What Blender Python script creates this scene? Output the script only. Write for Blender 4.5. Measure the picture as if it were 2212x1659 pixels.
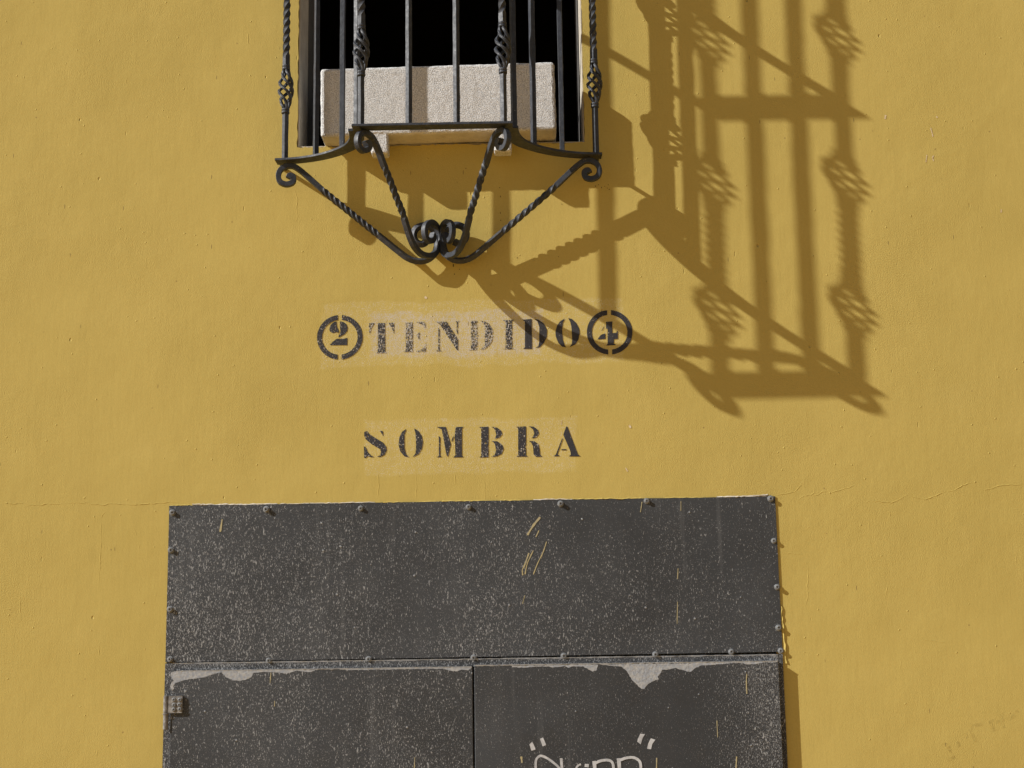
# Ochre plaster wall with a wrought-iron window grille, stencilled lettering and a grey steel door.
import bpy, bmesh, math, random
from mathutils import Vector, Matrix

random.seed(7)
for o in list(bpy.data.objects):
    bpy.data.objects.remove(o)
scene = bpy.context.scene
COL = scene.collection

# ------------------------------------------------------------------ camera
cam_d = bpy.data.cameras.new('camera')
cam = bpy.data.objects.new('camera', cam_d)
COL.objects.link(cam)
RC = ((0.99981, -0.0163216, -0.0106636), (0.0135373, 0.187565, 0.982159), (-0.0140302, -0.982117, 0.18775))
cam.matrix_world = Matrix((
    (RC[0][0], -RC[0][1], -RC[0][2], 0.0),
    (RC[1][0], -RC[1][1], -RC[1][2], -4.2),
    (RC[2][0], -RC[2][1], -RC[2][2], 1.9),
    (0, 0, 0, 1)))
cam_d.sensor_width = 36.0
cam_d.lens = 54.196
cam_d.clip_start = 0.05
cam_d.clip_end = 500.0
scene.camera = cam
scene.render.resolution_x, scene.render.resolution_y = 1024, 768

# ------------------------------------------------------------------ sun, sky, exposure
SX, SZ = 2.90, 1.95                      # metres a shadow moves right / down per metre of depth
sun_dir = Vector((SX, 1.0, -SZ)).normalized()
sun_d = bpy.data.lights.new('sun', 'SUN')
sun_d.energy = 5.0
sun_d.angle = math.radians(0.5)
sun_d.color = (1.0, 0.97, 0.92)
sun = bpy.data.objects.new('sun', sun_d)
COL.objects.link(sun)
sun.location = (-6, -4, 8)
sun.rotation_euler = sun_dir.to_track_quat('-Z', 'Y').to_euler()

world = bpy.data.worlds.new('World')
scene.world = world
world.use_nodes = True
wn = world.node_tree.nodes
wl = world.node_tree.links
wn.clear()
sky = wn.new('ShaderNodeTexSky')
sky.sky_type = 'NISHITA'
sky.sun_disc = False
sky.sun_elevation = math.asin(-sun_dir.z)
sky.sun_rotation = math.atan2(-sun_dir.x, -sun_dir.y)
bg = wn.new('ShaderNodeBackground')
bg.inputs['Strength'].default_value = SKY_STRENGTH = 0.05
wo = wn.new('ShaderNodeOutputWorld')
wl.new(sky.outputs[0], bg.inputs[0])
wl.new(bg.outputs[0], wo.inputs[0])

scene.view_settings.view_transform = 'Standard'
scene.view_settings.look = 'None'
scene.view_settings.gamma = 1.0
scene.view_settings.exposure = 0.52
scene.view_settings.use_curve_mapping = False

# ------------------------------------------------------------------ measured outlines (tenths of a millimetre, x and z on the wall)
LETTERS = [
    ('numeral 2',1,[[(-5343,28891),(-5409,28877),(-5481,28829),(-5529,28749),(-5544,28675),(-5522,28603),(-5461,28562),(-5389,28570),(-5331,28600),(-5310,28553),(-5280,28562),(-5280,28630),(-5308,28692),(-5332,28739),(-5342,28802)],[(-5243,28893),(-5152,28873),(-5070,28812),(-5030,28709),(-5044,28610),(-5104,28534),(-5200,28480),(-5285,28429),(-5285,28475),(-5246,28537),(-5232,28614),(-5248,28738)],[(-5534,28217),(-5450,28308),(-5339,28393),(-5254,28398),(-5149,28390),(-5037,28419),(-5042,28209)]]),
    ('T',2,[[(-4434,28823),(-4274,28833),(-4349,28722),(-4415,28501),(-4433,28600)],[(-4183,28828),(-3986,28825),(-3979,28000),(-3940,27965),(-4238,27964),(-4190,27994)],[(-3889,28826),(-3729,28830),(-3729,28489),(-3759,28589),(-3820,28713)]]),
    ('E',3,[[(-3405,28824),(-3212,28827),(-3210,27987),(-3472,27988),(-3406,28027)],[(-3124,28832),(-2861,28846),(-2849,28604),(-2897,28698),(-2958,28776)],[(-3104,28460),(-3034,28530),(-3019,28576),(-3014,28267),(-3034,28329)],[(-3132,27985),(-3111,28006),(-2960,28050),(-2884,28141),(-2832,28279),(-2855,27981)]]),
    ('N',2,[[(-2579,28841),(-2262,28835),(-1945,28310),(-1951,28008),(-1981,28018),(-2348,28595),(-2459,28768)],[(-2496,28660),(-2460,28613),(-2463,28026),(-2403,27994),(-2568,27991),(-2499,28036)],[(-2014,28837),(-1893,28851),(-1948,28799),(-1953,28465),(-1983,28512),(-1978,28800)]]),
    ('D',3,[[(-1582,28845),(-1400,28849),(-1409,28008),(-1665,28007),(-1589,28042)],[(-1317,28841),(-1203,28830),(-1083,28759),(-988,28603),(-965,28448),(-998,28263),(-1090,28111),(-1211,28027),(-1326,28007),(-1271,28068),(-1201,28144),(-1195,28699),(-1248,28787)]]),
    ('I',2,[[(-689,28846),(-365,28856),(-433,28810),(-434,28053),(-362,28015),(-694,28012),(-624,28041),(-608,28798)]]),
    ('D',0,[[(-145,28852),(121,28869),(113,28013),(-134,28018),(-82,28063),(-70,28804)],[(194,28868),(308,28844),(457,28733),(544,28546),(525,28330),(447,28177),(324,28056),(210,28033),(295,28093),(321,28210),(329,28642),(277,28798)]]),
    ('O',0,[[(1048,28862),(985,28739),(966,28539),(975,28261),(1032,28090),(1070,28043),(956,28061),(853,28170),(782,28356),(775,28496),(833,28680),(926,28802)],[(1139,28876),(1244,28850),(1362,28733),(1443,28561),(1452,28438),(1412,28253),(1319,28116),(1167,28048),(1229,28148),(1239,28318),(1224,28627),(1197,28767)]]),
    ('numeral 4',0,[[(2195,28750),(2370,28762),(2361,28422),(2476,28436),(2486,28482),(2516,28481),(2510,28259),(2399,28252),(2395,28119),(2446,28106),(2440,28082),(2178,28071),(2221,28116),(2232,28548),(2190,28555)],[(1938,28250),(2032,28372),(2093,28402),(2168,28419),(2165,28265)],[(2056,28489),(2150,28657),(2121,28565),(2080,28504)]]),
    ('S',1,[[(-4555,25744),(-4504,25773),(-4459,25758),(-4429,25697),(-4220,25558),(-4041,25449),(-3945,25327),(-3936,25222),(-3996,25103),(-4100,25045),(-4195,25046),(-4130,25090),(-4085,25179),(-4130,25270),(-4339,25394),(-4518,25547),(-4554,25638)],[(-4125,25776),(-4041,25766),(-4026,25615),(-4071,25691)],[(-4562,25352),(-4502,25306),(-4457,25185),(-4368,25094),(-4284,25053),(-4338,25033),(-4457,25074),(-4516,25021),(-4555,25028)]]),
    ('O',1,[[(-3391,25816),(-3444,25651),(-3445,25289),(-3400,25108),(-3311,25023),(-3445,25049),(-3558,25186),(-3609,25382),(-3579,25592),(-3504,25742)],[(-3176,25827),(-3056,25750),(-2967,25613),(-2932,25431),(-2968,25252),(-3058,25103),(-3222,25021),(-3138,25134),(-3123,25344),(-3137,25676)]]),
    ('M',1,[[(-2496,25605),(-2455,25559),(-2457,25048),(-2404,25017),(-2562,25005),(-2499,25049)],[(-2549,25853),(-2301,25855),(-2164,25359),(-2247,25015),(-2285,25061),(-2415,25785)],[(-2097,25599),(-2079,25568),(-2128,25434),(-2148,25464)],[(-2027,25845),(-1803,25847),(-1857,25791),(-1863,25048),(-1819,24999),(-2107,24998),(-2041,25057),(-2058,25628)]]),
    ('B',1,[[(-1390,25835),(-1121,25839),(-1131,24988),(-1386,24986),(-1332,25030),(-1324,25797)],[(-1041,25835),(-892,25814),(-774,25722),(-745,25622),(-821,25533),(-955,25484),(-909,25610),(-938,25725),(-982,25792)],[(-1045,25437),(-882,25429),(-749,25321),(-712,25215),(-767,25081),(-902,25008),(-1056,24996),(-961,25054),(-921,25159),(-943,25324),(-986,25400)]]),
    ('R',1,[[(-355,25827),(-87,25832),(-99,25026),(-41,24989),(-373,24991),(-316,25029),(-305,25766)],[(-6,25830),(122,25819),(239,25727),(267,25621),(191,25517),(71,25488),(139,25623),(105,25744)],[(-13,25421),(130,25418),(247,25335),(275,25200),(287,25034),(354,24982),(182,24976),(109,25052),(98,25262),(55,25368)]]),
    ('A',0,[[(1024,25814),(1054,25804),(1326,25033),(1399,24972),(1072,24977),(1133,25021),(1120,25126),(936,25580)],[(905,25490),(919,25460),(762,25042),(835,24990),(651,24984),(717,25028)],[(884,25181),(1023,25179),(1011,25149),(868,25151)]]),
]
RINGS = [((-5249,28438),638,498,56),((2287,28451),635,496,55)]
BOLTS = [(-9798,23595),(-7224,23644),(-4639,23630),(-1691,23622),(824,23672),(3173,23711),(6551,23722),(-9808,22572),(-9789,20974),(-9752,19643),(6587,22575),(6617,21328),(6604,20243),(6637,19630),(-7096,19569),(-4410,19567),(-1590,19564),(829,19579),(3282,19580),(5314,19625)]
GRAF_POLY = [[(-130,17290),(-56,17349),(-22,17296),(32,17157),(-79,17122)],[(147,17429),(233,17464),(315,17267),(221,17230)],[(2805,17525),(2927,17511),(2862,17405),(2809,17250),(2718,17323),(2745,17406)],[(3082,17402),(3198,17364),(3115,17258),(3078,17120),(2972,17136),(3005,17260),(3057,17366)]]
GRAF_LINE = [([(21,16492),(24,16679),(34,16871),(102,16965),(188,16988),(333,16926),(502,16805),(622,16697),(729,16553)],61),([(700,16922),(715,16719),(733,16388)],71),([(1083,16572),(1102,16679),(1160,16737),(1221,16760)],50),([(1318,16730),(1428,16719)],86),([(1565,16839),(1578,16708),(1602,16376)],91),([(1588,16779),(1748,16843),(1943,16855),(2051,16785),(2078,16606),(2077,16370)],71),([(2213,16901),(2231,16652),(2235,16368)],96),([(2236,16842),(2408,16906),(2604,16913),(2736,16847),(2789,16739),(2776,16550),(2685,16362)],71)]
CHIPS_L = [[(-9695,19284),(-9602,19332),(-9379,19351),(-8360,19329),(-8339,19275),(-8507,19248),(-8643,19202),(-8778,19155),(-8902,19144),(-9050,19120),(-9199,19112),(-9347,19078),(-9470,19043),(-9556,19015),(-9610,18924),(-9589,18870),(-9650,18822),(-9694,18913),(-9667,19021),(-9607,19081),(-9685,19192)],[(-8341,19329),(-7393,19320),(-6773,19321),(-5831,19303),(-5831,19279),(-5929,19251),(-6004,19249),(-6326,19291),(-6474,19249),(-6585,19209),(-6772,19248),(-7194,19278),(-7392,19257),(-7471,19253),(-7526,19137),(-7686,19067),(-7859,19045),(-8008,19059),(-8183,19134),(-8309,19245)],[(-5008,19321),(-3770,19327),(-2409,19337),(-1637,19341),(-1638,19302),(-1730,19231),(-1915,19257),(-2039,19215),(-2187,19232),(-2286,19253),(-2409,19289),(-3770,19289),(-5008,19287)]]
CHIPS_R = [[(-562,19331),(822,19340),(1267,19341),(1736,19337),(1722,19279),(1682,19178),(1588,19155),(1505,19200),(1413,19254),(1315,19299),(1019,19296),(944,19261),(846,19306),(524,19276),(426,19307),(179,19311),(-192,19287),(-562,19297)],[(1773,19337),(2328,19343),(3635,19335),(4868,19346),(4866,19283),(4471,19274),(4396,19232),(4321,19213),(4207,19118),(4096,19119),(3950,19175),(3779,19221),(3606,19187),(3438,19172),(3381,19081),(3309,18997),(3339,18936),(3227,18894),(3077,18824),(2989,18748),(2950,18681),(2864,18689),(2732,18824),(2613,18946),(2531,19093),(2460,19191),(2351,19280),(2056,19303)],[(4867,19380),(5411,19411),(6514,19401),(6511,19337),(6368,19320),(6196,19337),(5948,19297),(5750,19285),(5555,19322),(5259,19326),(5012,19305),(4864,19303)]]
DRIPS_PANEL = [([(-8430,23391),(-8460,23167),(-8479,23049)],42),([(260,23313),(82,23106),(-54,22899),(-96,22830)],56),([(219,22951),(132,22771)],28),([(422,22648),(312,22338),(169,22064),(46,21762)],28),([(-62,22344),(-193,22000),(-250,21890),(-238,21745)],35),([(57,22411),(-109,22068),(-176,21772)],28),([(-191,21209),(-257,20984)],21),([(3045,23689),(2995,23410)],21),([(3966,21869),(3942,21580)],21),([(3922,20977),(3888,20384)],18),([(4105,23687),(4096,23428)],18)]
DRIPS_L = [([(-7008,19253),(-7025,18978)],21),([(-6894,18507),(-6899,18361)],21),([(-3165,16998),(-3179,16689)],21)]
DRIPS_R = [([(5682,19041),(5659,18820),(5660,18520)],28),([(4839,17834),(4843,17404)],21),([(5322,16904),(5287,16544)],28),([(-351,16980),(-333,16815)],49),([(3219,16899),(3201,16572)],28)]
CRACKS = [[(-14473,23948),(-14204,23914),(-13925,23924)],[(-13843,23833),(-13710,23869),(-13487,23865),(-13221,23899),(-12997,23880),(-12818,23877)],[(-12820,23922),(-12664,23913),(-12575,23911),(-12419,23916),(-12328,23892),(-12196,23919),(-12038,23865),(-11881,23863),(-11702,23827),(-11592,23874),(-11436,23878),(-11212,23852),(-10900,23836),(-10655,23837),(-10433,23856),(-10188,23859),(-9899,23892),(-9431,23858)],[(6710,23816),(6901,23845),(7219,23904),(7336,24038),(7450,24116)],[(7336,23711),(7466,23792),(7656,23811),(7770,23889)],[(7750,23800),(7845,23808),(7975,23892),(8117,23896)],[(8210,23866),(8451,23941),(8706,23995),(8884,24078)],[(9155,23582),(9269,23637),(9503,23602),(9815,23565),(10040,23647),(10301,23786)],[(10328,23715),(10516,23703),(10763,23636),(11021,23727),(11344,23858)],[(11406,23848),(11565,23877),(11795,24010),(12052,24082)],[(12320,23865),(12607,23914),(12769,23985),(13053,24003),(13469,24006)]]
RIDGES = [[(9739,23351),(9798,23287),(9759,23162),(9786,23082)],[(9602,21319),(9553,21165),(9553,21010)],[(13098,22076),(13099,21889)],[(-10810,23113),(-10761,22968)],[(-10686,22713),(-10680,22636)],[(-11651,23648),(-11726,23560),(-11745,23493)],[(-11755,23449),(-11745,23050),(-11743,22498),(-11749,22058),(-11750,21598)],[(-13876,21324),(-13879,21063),(-13833,20715)],[(-11627,17297),(-11650,17143)],[(-11697,20021),(-11674,19791)],[(-11468,36273),(-11488,36049)],[(-7979,37535),(-7980,37206)],[(-6555,32754),(-6482,32464),(-6507,32205),(-6463,31975),(-6529,31775)],[(7498,21910),(7438,21351),(7440,21072),(7345,20734)],[(6840,22233),(7044,22230),(7356,22209)],[(10396,19869),(10666,19840),(11157,19784)],[(9831,19327),(9805,19109)],[(-4169,24556),(-4147,24231),(-4181,23949)],[(-3127,24568),(-3107,24214),(-3136,23806)],[(-2058,24551),(-2039,24219)],[(-1250,24538),(-1244,23777)]]
GOUGES = [([(11596,34264),(11623,34118),(11640,34004)],30),([(11433,33459),(11395,33251)],27),([(11625,33440),(11590,33376),(11614,33279)],27),([(10335,34678),(10313,34564)],47),([(13425,31815),(13413,31729)],35),([(11779,34618),(11806,34568)],30),([(2760,25825),(2800,25739)],42),([(2628,24633),(2682,24533)],35),([(900,25985),(884,25856)],21),([(-2878,29556),(-2806,29518)],56)]
FADED = [[(11894,17643),(11696,17610),(11577,17492),(11616,17348),(11690,17180)],[(12199,17459),(12093,17689),(12289,17698),(12408,17648),(12448,17528)],[(12429,17936),(12424,17696)],[(12459,17840),(12637,17765),(12849,17978)],[(10779,17072),(10881,17131),(10971,17022),(11012,16903)],[(10902,16714),(11104,16818)],[(11192,17210),(11255,17066)],[(11437,17398),(11474,17230)]]
STAINS = [((-1922,30549),35,63),((-2060,30455),28,98),((-1887,30340),21,35),((-2032,30201),21,56),((-2081,30545),28,35),((1996,32713),28,35),((2084,32750),21,28),((2169,32665),28,42),((2257,32701),21,28),((2328,32647),28,28),((2360,32745),21,28),((2385,32608),28,35),((-707,32452),21,63),((-713,31968),21,49),((-726,32718),21,42),((-261,30647),21,49),((1032,32193),21,28),((-1682,33307),28,28),((908,30656),21,28),((-709,31749),21,42)]

# ------------------------------------------------------------------ helpers
def link(name, me, mat=None, parent=None):
    o = bpy.data.objects.new(name, me)
    COL.objects.link(o)
    if mat and me is not None and not me.materials:
        me.materials.append(mat)
    if parent:
        o.parent = parent
    return o

def mesh(name, verts, faces, smooth=False):
    me = bpy.data.meshes.new(name)
    me.from_pydata([tuple(v) for v in verts], [], faces)
    if smooth:
        for p in me.polygons:
            p.use_smooth = True
    me.update()
    return me

class MB:
    """collects geometry for ONE mesh"""
    def __init__(self):
        self.v, self.f = [], []
    def add(self, verts, faces):
        n = len(self.v)
        self.v += [tuple(p) for p in verts]
        self.f += [tuple(i + n for i in f) for f in faces]
    def box(self, x0, x1, y0, y1, z0, z1):
        vs = [(x, y, z) for x in (x0, x1) for y in (y0, y1) for z in (z0, z1)]
        self.add(vs, [(0, 1, 3, 2), (4, 6, 7, 5), (0, 4, 5, 1), (2, 3, 7, 6), (0, 2, 6, 4), (1, 5, 7, 3)])
    def lathe_y(self, prof, c, n=14):
        """profile of (radius, y) turned about an axis along y through c=(x,z)"""
        vs, fs = [], []
        for r, y in prof:
            for k in range(n):
                a = 2 * math.pi * k / n
                vs.append((c[0] + r * math.cos(a), y, c[1] + r * math.sin(a)))
        for i in range(len(prof) - 1):
            for k in range(n):
                k2 = (k + 1) % n
                fs.append((i * n + k, i * n + k2, (i + 1) * n + k2, (i + 1) * n + k))
        fs.append(tuple(range(n))[::-1])
        fs.append(tuple((len(prof) - 1) * n + k for k in range(n)))
        self.add(vs, fs)
    def lathe_z(self, prof, c, n=16):
        vs, fs = [], []
        for r, z in prof:
            for k in range(n):
                a = 2 * math.pi * k / n
                vs.append((c[0] + r * math.cos(a), c[1] + r * math.sin(a), z))
        for i in range(len(prof) - 1):
            for k in range(n):
                k2 = (k + 1) % n
                fs.append((i * n + k, i * n + k2, (i + 1) * n + k2, (i + 1) * n + k))
        fs.append(tuple(range(n))[::-1])
        fs.append(tuple((len(prof) - 1) * n + k for k in range(n)))
        self.add(vs, fs)
    def sweep(self, pts, hw, ht, ref, tw=None, scale=None, ch=0.14):
        """chamfered rectangle (half sizes hw along the side axis, ht along ref) swept along pts; tw = roll per point"""
        pts = [Vector(p) for p in pts]
        ref = Vector(ref).normalized()
        n = len(pts)
        c = ch * min(hw, ht)
        sec = [(hw, ht - c), (hw - c, ht), (-hw + c, ht), (-hw, ht - c), (-hw, -ht + c), (-hw + c, -ht), (hw - c, -ht), (hw, -ht + c)]
        vs, fs = [], []
        for i, p in enumerate(pts):
            t = (pts[min(i + 1, n - 1)] - pts[max(i - 1, 0)]).normalized()
            s = t.cross(ref).normalized()
            r = s.cross(t).normalized()
            a = tw[i] if tw else 0.0
            ca, sa = math.cos(a), math.sin(a)
            k = scale[i] if scale else 1.0
            for u, w in sec:
                uu, ww = (u * ca - w * sa) * k, (u * sa + w * ca) * k
                vs.append(p + s * uu + r * ww)
        for i in range(n - 1):
            for j in range(8):
                j2 = (j + 1) % 8
                fs.append((i * 8 + j, i * 8 + j2, (i + 1) * 8 + j2, (i + 1) * 8 + j))
        fs.append(tuple(range(7, -1, -1)))
        fs.append(tuple((n - 1) * 8 + j for j in range(8)))
        self.add(vs, fs)
    def poly(self, pts, y):
        area = sum(pts[i][0] * pts[(i + 1) % len(pts)][1] - pts[(i + 1) % len(pts)][0] * pts[i][1] for i in range(len(pts)))
        if area < 0:
            pts = pts[::-1]
        self.add([(x, y, z) for x, z in pts], [tuple(range(len(pts)))])
    def build(self, name, mat, parent=None, smooth=False):
        me = mesh(name, self.v, self.f, smooth)
        bm = bmesh.new()
        bm.from_mesh(me)
        bmesh.ops.recalc_face_normals(bm, faces=bm.faces)
        bm.to_mesh(me)
        bm.free()
        return link(name, me, mat, parent)
    def build_flat(self, name, mat, parent=None):
        return link(name, mesh(name, self.v, self.f), mat, parent)

def tag(o, label, cat, group=None, kind=None):
    if label: o['label'] = label
    if cat: o['category'] = cat
    if group: o['group'] = group
    if kind: o['kind'] = kind
    return o

def copy_to(src, parent, loc=None):
    c = src.copy()
    COL.objects.link(c)
    c.parent = parent
    if loc is not None:
        c.location = loc
    return c

def catmull(pts, n=6):
    out = []
    P = [pts[0]] + list(pts) + [pts[-1]]
    for i in range(1, len(P) - 2):
        for k in range(n):
            t = k / n
            out.append(tuple(0.5 * ((2 * P[i][a]) + (-P[i - 1][a] + P[i + 1][a]) * t + (2 * P[i - 1][a] - 5 * P[i][a] + 4 * P[i + 1][a] - P[i + 2][a]) * t * t
                       + (-P[i - 1][a] + 3 * P[i][a] - 3 * P[i + 1][a] + P[i + 2][a]) * t ** 3) for a in range(len(pts[0]))))
    out.append(tuple(pts[-1]))
    return out

def ribbon(pts, w, n=4, jit=0.0):
    """outline polygon strips of a polyline; returns left and right sides"""
    q = catmull(pts, n) if len(pts) > 2 else [tuple(pts[0][a] + (pts[1][a] - pts[0][a]) * k / n for a in (0, 1)) for k in range(n + 1)]
    L, Rr = [], []
    for i, p in enumerate(q):
        a, b = q[max(i - 1, 0)], q[min(i + 1, len(q) - 1)]
        tx, tz = b[0] - a[0], b[1] - a[1]
        l = math.hypot(tx, tz) or 1.0
        nx, nz = -tz / l, tx / l
        ww = w * 0.5 * (1 + random.uniform(-jit, jit))
        L.append((p[0] + nx * ww, p[1] + nz * ww))
        Rr.append((p[0] - nx * ww, p[1] - nz * ww))
    return q, L, Rr

def M(pts):
    return [(x / 10000.0, z / 10000.0) for x, z in pts]

# ------------------------------------------------------------------ node materials
class Mat:
    def __init__(self, name):
        self.m = bpy.data.materials.new(name)
        self.m.use_nodes = True
        self.nt = self.m.node_tree
        self.nt.nodes.clear()
        self.out = self.nt.nodes.new('ShaderNodeOutputMaterial')
        self.b = self.nt.nodes.new('ShaderNodeBsdfPrincipled')
        self.L(self.b.outputs[0], self.out.inputs[0])
        self.co = self.nt.nodes.new('ShaderNodeTexCoord').outputs['Object']
    def L(self, a, b):
        self.nt.links.new(a, b)
    def put(self, sock, val):
        if isinstance(val, (int, float)):
            sock.default_value = val
        elif isinstance(val, (tuple, list)):
            sock.default_value = (*val, 1.0) if len(val) == 3 and len(sock.default_value) == 4 else val
        else:
            self.L(val, sock)
    def map(self, scale=(1, 1, 1), rot=(0, 0, 0), loc=(0, 0, 0), vec=None):
        n = self.nt.nodes.new('ShaderNodeMapping')
        self.L(vec or self.co, n.inputs['Vector'])
        n.inputs['Scale'].default_value = scale
        n.inputs['Rotation'].default_value = rot
        n.inputs['Location'].default_value = loc
        return n.outputs[0]
    def noise(self, scale, detail=2.0, rough=0.5, vec=None, dist=0.0):
        n = self.nt.nodes.new('ShaderNodeTexNoise')
        self.L(vec or self.co, n.inputs['Vector'])
        n.inputs['Scale'].default_value = scale
        n.inputs['Detail'].default_value = detail
        n.inputs['Roughness'].default_value = rough
        n.inputs['Distortion'].default_value = dist
        return n.outputs['Fac']
    def vor(self, scale, vec=None, rnd=1.0):
        n = self.nt.nodes.new('ShaderNodeTexVoronoi')
        self.L(vec or self.co, n.inputs['Vector'])
        n.inputs['Scale'].default_value = scale
        n.inputs['Randomness'].default_value = rnd
        return n.outputs['Distance'], n.outputs['Color']
    def math(self, op, a, b=0.0, clamp=False):
        n = self.nt.nodes.new('ShaderNodeMath')
        n.operation = op
        n.use_clamp = clamp
        self.put(n.inputs[0], a)
        self.put(n.inputs[1], b)
        return n.outputs[0]
    def rng(self, x, a, b, c=0.0, d=1.0, smooth=True):
        n = self.nt.nodes.new('ShaderNodeMapRange')
        n.interpolation_type = 'SMOOTHSTEP' if smooth else 'LINEAR'
        self.put(n.inputs[0], x)
        for i, v in zip((1, 2, 3, 4), (a, b, c, d)):
            n.inputs[i].default_value = v
        return n.outputs[0]
    def mix(self, f, a, b, blend='MIX'):
        n = self.nt.nodes.new('ShaderNodeMix')
        n.data_type = 'RGBA'
        n.blend_type = blend
        self.put(n.inputs[0], f)
        self.put(n.inputs[6], a)
        self.put(n.inputs[7], b)
        return n.outputs[2]
    def xyz(self, vec=None):
        n = self.nt.nodes.new('ShaderNodeSeparateXYZ')
        self.L(vec or self.co, n.inputs[0])
        return n.outputs
    def bump(self, h, dist, strength=1.0, prev=None):
        n = self.nt.nodes.new('ShaderNodeBump')
        n.inputs['Distance'].default_value = dist
        n.inputs['Strength'].default_value = strength
        self.put(n.inputs['Height'], h)
        if prev is not None:
            self.L(prev, n.inputs['Normal'])
        return n.outputs[0]
    def fin(self, col, rough=0.8, normal=None, spec=0.3, metal=0.0):
        self.put(self.b.inputs['Base Color'], col)
        self.put(self.b.inputs['Roughness'], rough)
        self.put(self.b.inputs['Specular IOR Level'], spec)
        self.put(self.b.inputs['Metallic'], metal)
        if normal is not None:
            self.L(normal, self.b.inputs['Normal'])
        return self.m
    def boxmask(self, cx, cz, hx, hz, soft, warp):
        """soft-edged rectangle on the wall with a ragged outline"""
        x, y, z = self.xyz()
        dx = self.math('SUBTRACT', self.math('ABSOLUTE', self.math('SUBTRACT', x, cx)), hx)
        dz = self.math('SUBTRACT', self.math('ABSOLUTE', self.math('SUBTRACT', z, cz)), hz)
        d = self.math('MAXIMUM', dx, dz)
        d = self.math('ADD', d, self.math('MULTIPLY', self.math('SUBTRACT', self.noise(9, 4, 0.6), 0.5), warp))
        return self.rng(d, -soft, soft, 1.0, 0.0)

def wall_bump(t):
    fine = t.noise(340, 3, 0.6)
    grain = t.noise(520, 2, 0.5)
    med = t.noise(26, 4, 0.6)
    big = t.noise(4.5, 3, 0.5)
    trowel = t.noise(1.0, 4, 0.6, vec=t.map(scale=(22, 1, 7), rot=(0, math.radians(35), 0)))
    vert = t.noise(1.0, 3, 0.6, vec=t.map(scale=(90, 1, 14)))
    rough_zone = t.rng(t.noise(2.3, 2, 0.5), 0.35, 0.7, 0.35, 1.15)
    n = t.bump(big, 0.0036)
    n = t.bump(trowel, 0.00035, prev=n)
    n = t.bump(t.math('MULTIPLY', med, t.rng(t.noise(1.1, 2, 0.5), 0.40, 0.65, 0.15, 1.6)), 0.00040, prev=n)
    n = t.bump(vert, 0.0003, prev=n)
    n = t.bump(t.math('MULTIPLY', fine, rough_zone), 0.00105, prev=n)
    n = t.bump(t.math('MULTIPLY', grain, rough_zone), 0.0004, prev=n)
    # pits and grit
    d1, c1 = t.vor(9, vec=t.map(scale=(1.5, 1, 1)))
    keep = t.rng(t.xyz(c1)[0], 0.55, 0.6)
    pit = t.math('MULTIPLY', t.rng(d1, 0.02, 0.05, 1.0, 0.0), keep)
    n = t.bump(pit, -0.0022, prev=n)
    d2, c2 = t.vor(30)
    grit = t.math('MULTIPLY', t.rng(d2, 0.03, 0.09, 1.0, 0.0), t.rng(t.xyz(c2)[1], 0.72, 0.76))
    n = t.bump(grit, 0.0011, prev=n)
    d3, c3 = t.vor(7, vec=t.map(scale=(3.2, 1, 0.75), rot=(0, math.radians(6), 0)))
    slot = t.math('MULTIPLY', t.rng(d3, 0.02, 0.045, 1.0, 0.0), t.rng(t.xyz(c3)[2], 0.55, 0.58))
    n = t.bump(slot, -0.0016, prev=n)
    return n, pit, slot

def make_wall_mat():
    t = Mat('ochre_plaster')
    n, pit, slot = wall_bump(t)
    big = t.noise(1.4, 4, 0.6)
    mid = t.noise(7, 5, 0.65)
    c = t.mix(t.rng(big, 0.3, 0.7), (0.418, 0.325, 0.093), (0.450, 0.350, 0.103))
    c = t.mix(t.rng(mid, 0.45, 0.8, 0.0, 0.35), c, (0.488, 0.384, 0.122))
    c = t.mix(t.rng(t.noise(160, 3, 0.6), 0.35, 0.75, 0.0, 0.30), c, (0.362, 0.272, 0.076))
    # older, paler coats round the two lines of stencilling
    p1 = t.boxmask(-0.156, 2.852, 0.420, 0.092, 0.005, 0.050)
    p2 = t.boxmask(-0.163, 2.531, 0.290, 0.075, 0.005, 0.040)
    p3 = t.boxmask(-0.200, 2.848, 0.240, 0.064, 0.007, 0.062)
    sp = t.noise(300, 2, 0.55)
    sp2 = t.noise(75, 3, 0.7)
    spk = t.math('ADD', t.math('MULTIPLY', sp, 0.6), t.math('MULTIPLY', sp2, 0.4))
    pat = t.math('MAXIMUM', p1, p2)
    c = t.mix(t.math('MULTIPLY', pat, 0.20), c, (0.52, 0.43, 0.17))
    c = t.mix(t.math('MULTIPLY', t.math('MULTIPLY', pat, t.rng(spk, 0.54, 0.58)), 0.45), c, (0.52, 0.48, 0.38))
    c = t.mix(t.math('MULTIPLY', p3, t.rng(spk, 0.44, 0.56, 0.10, 0.85)), c, (0.45, 0.41, 0.345))
    # pits tinted darker, then dark scratches and dots
    c = t.mix(t.math('MULTIPLY', pit, 0.25), c, (0.30, 0.18, 0.05))
    d4, c4 = t.vor(11, vec=t.map(scale=(5.5, 1, 0.9), rot=(0, math.radians(9), 0), loc=(3.3, 0, 1.1)))
    scr = t.math('MULTIPLY', t.rng(d4, 0.05, 0.085, 1.0, 0.0), t.rng(t.xyz(c4)[0], 0.90, 0.905, 0.0, 0.7))
    c = t.mix(scr, c, (0.12, 0.085, 0.04))
    d5, c5 = t.vor(19, vec=t.map(loc=(1.3, 0, 5.1)))
    dot = t.math('MULTIPLY', t.rng(d5, 0.03, 0.06, 1.0, 0.0), t.rng(t.xyz(c5)[0], 0.80, 0.81, 0.0, 0.6))
    c = t.mix(dot, c, (0.20, 0.13, 0.05))
    return t.fin(c, 0.9, n, 0.15)

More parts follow.
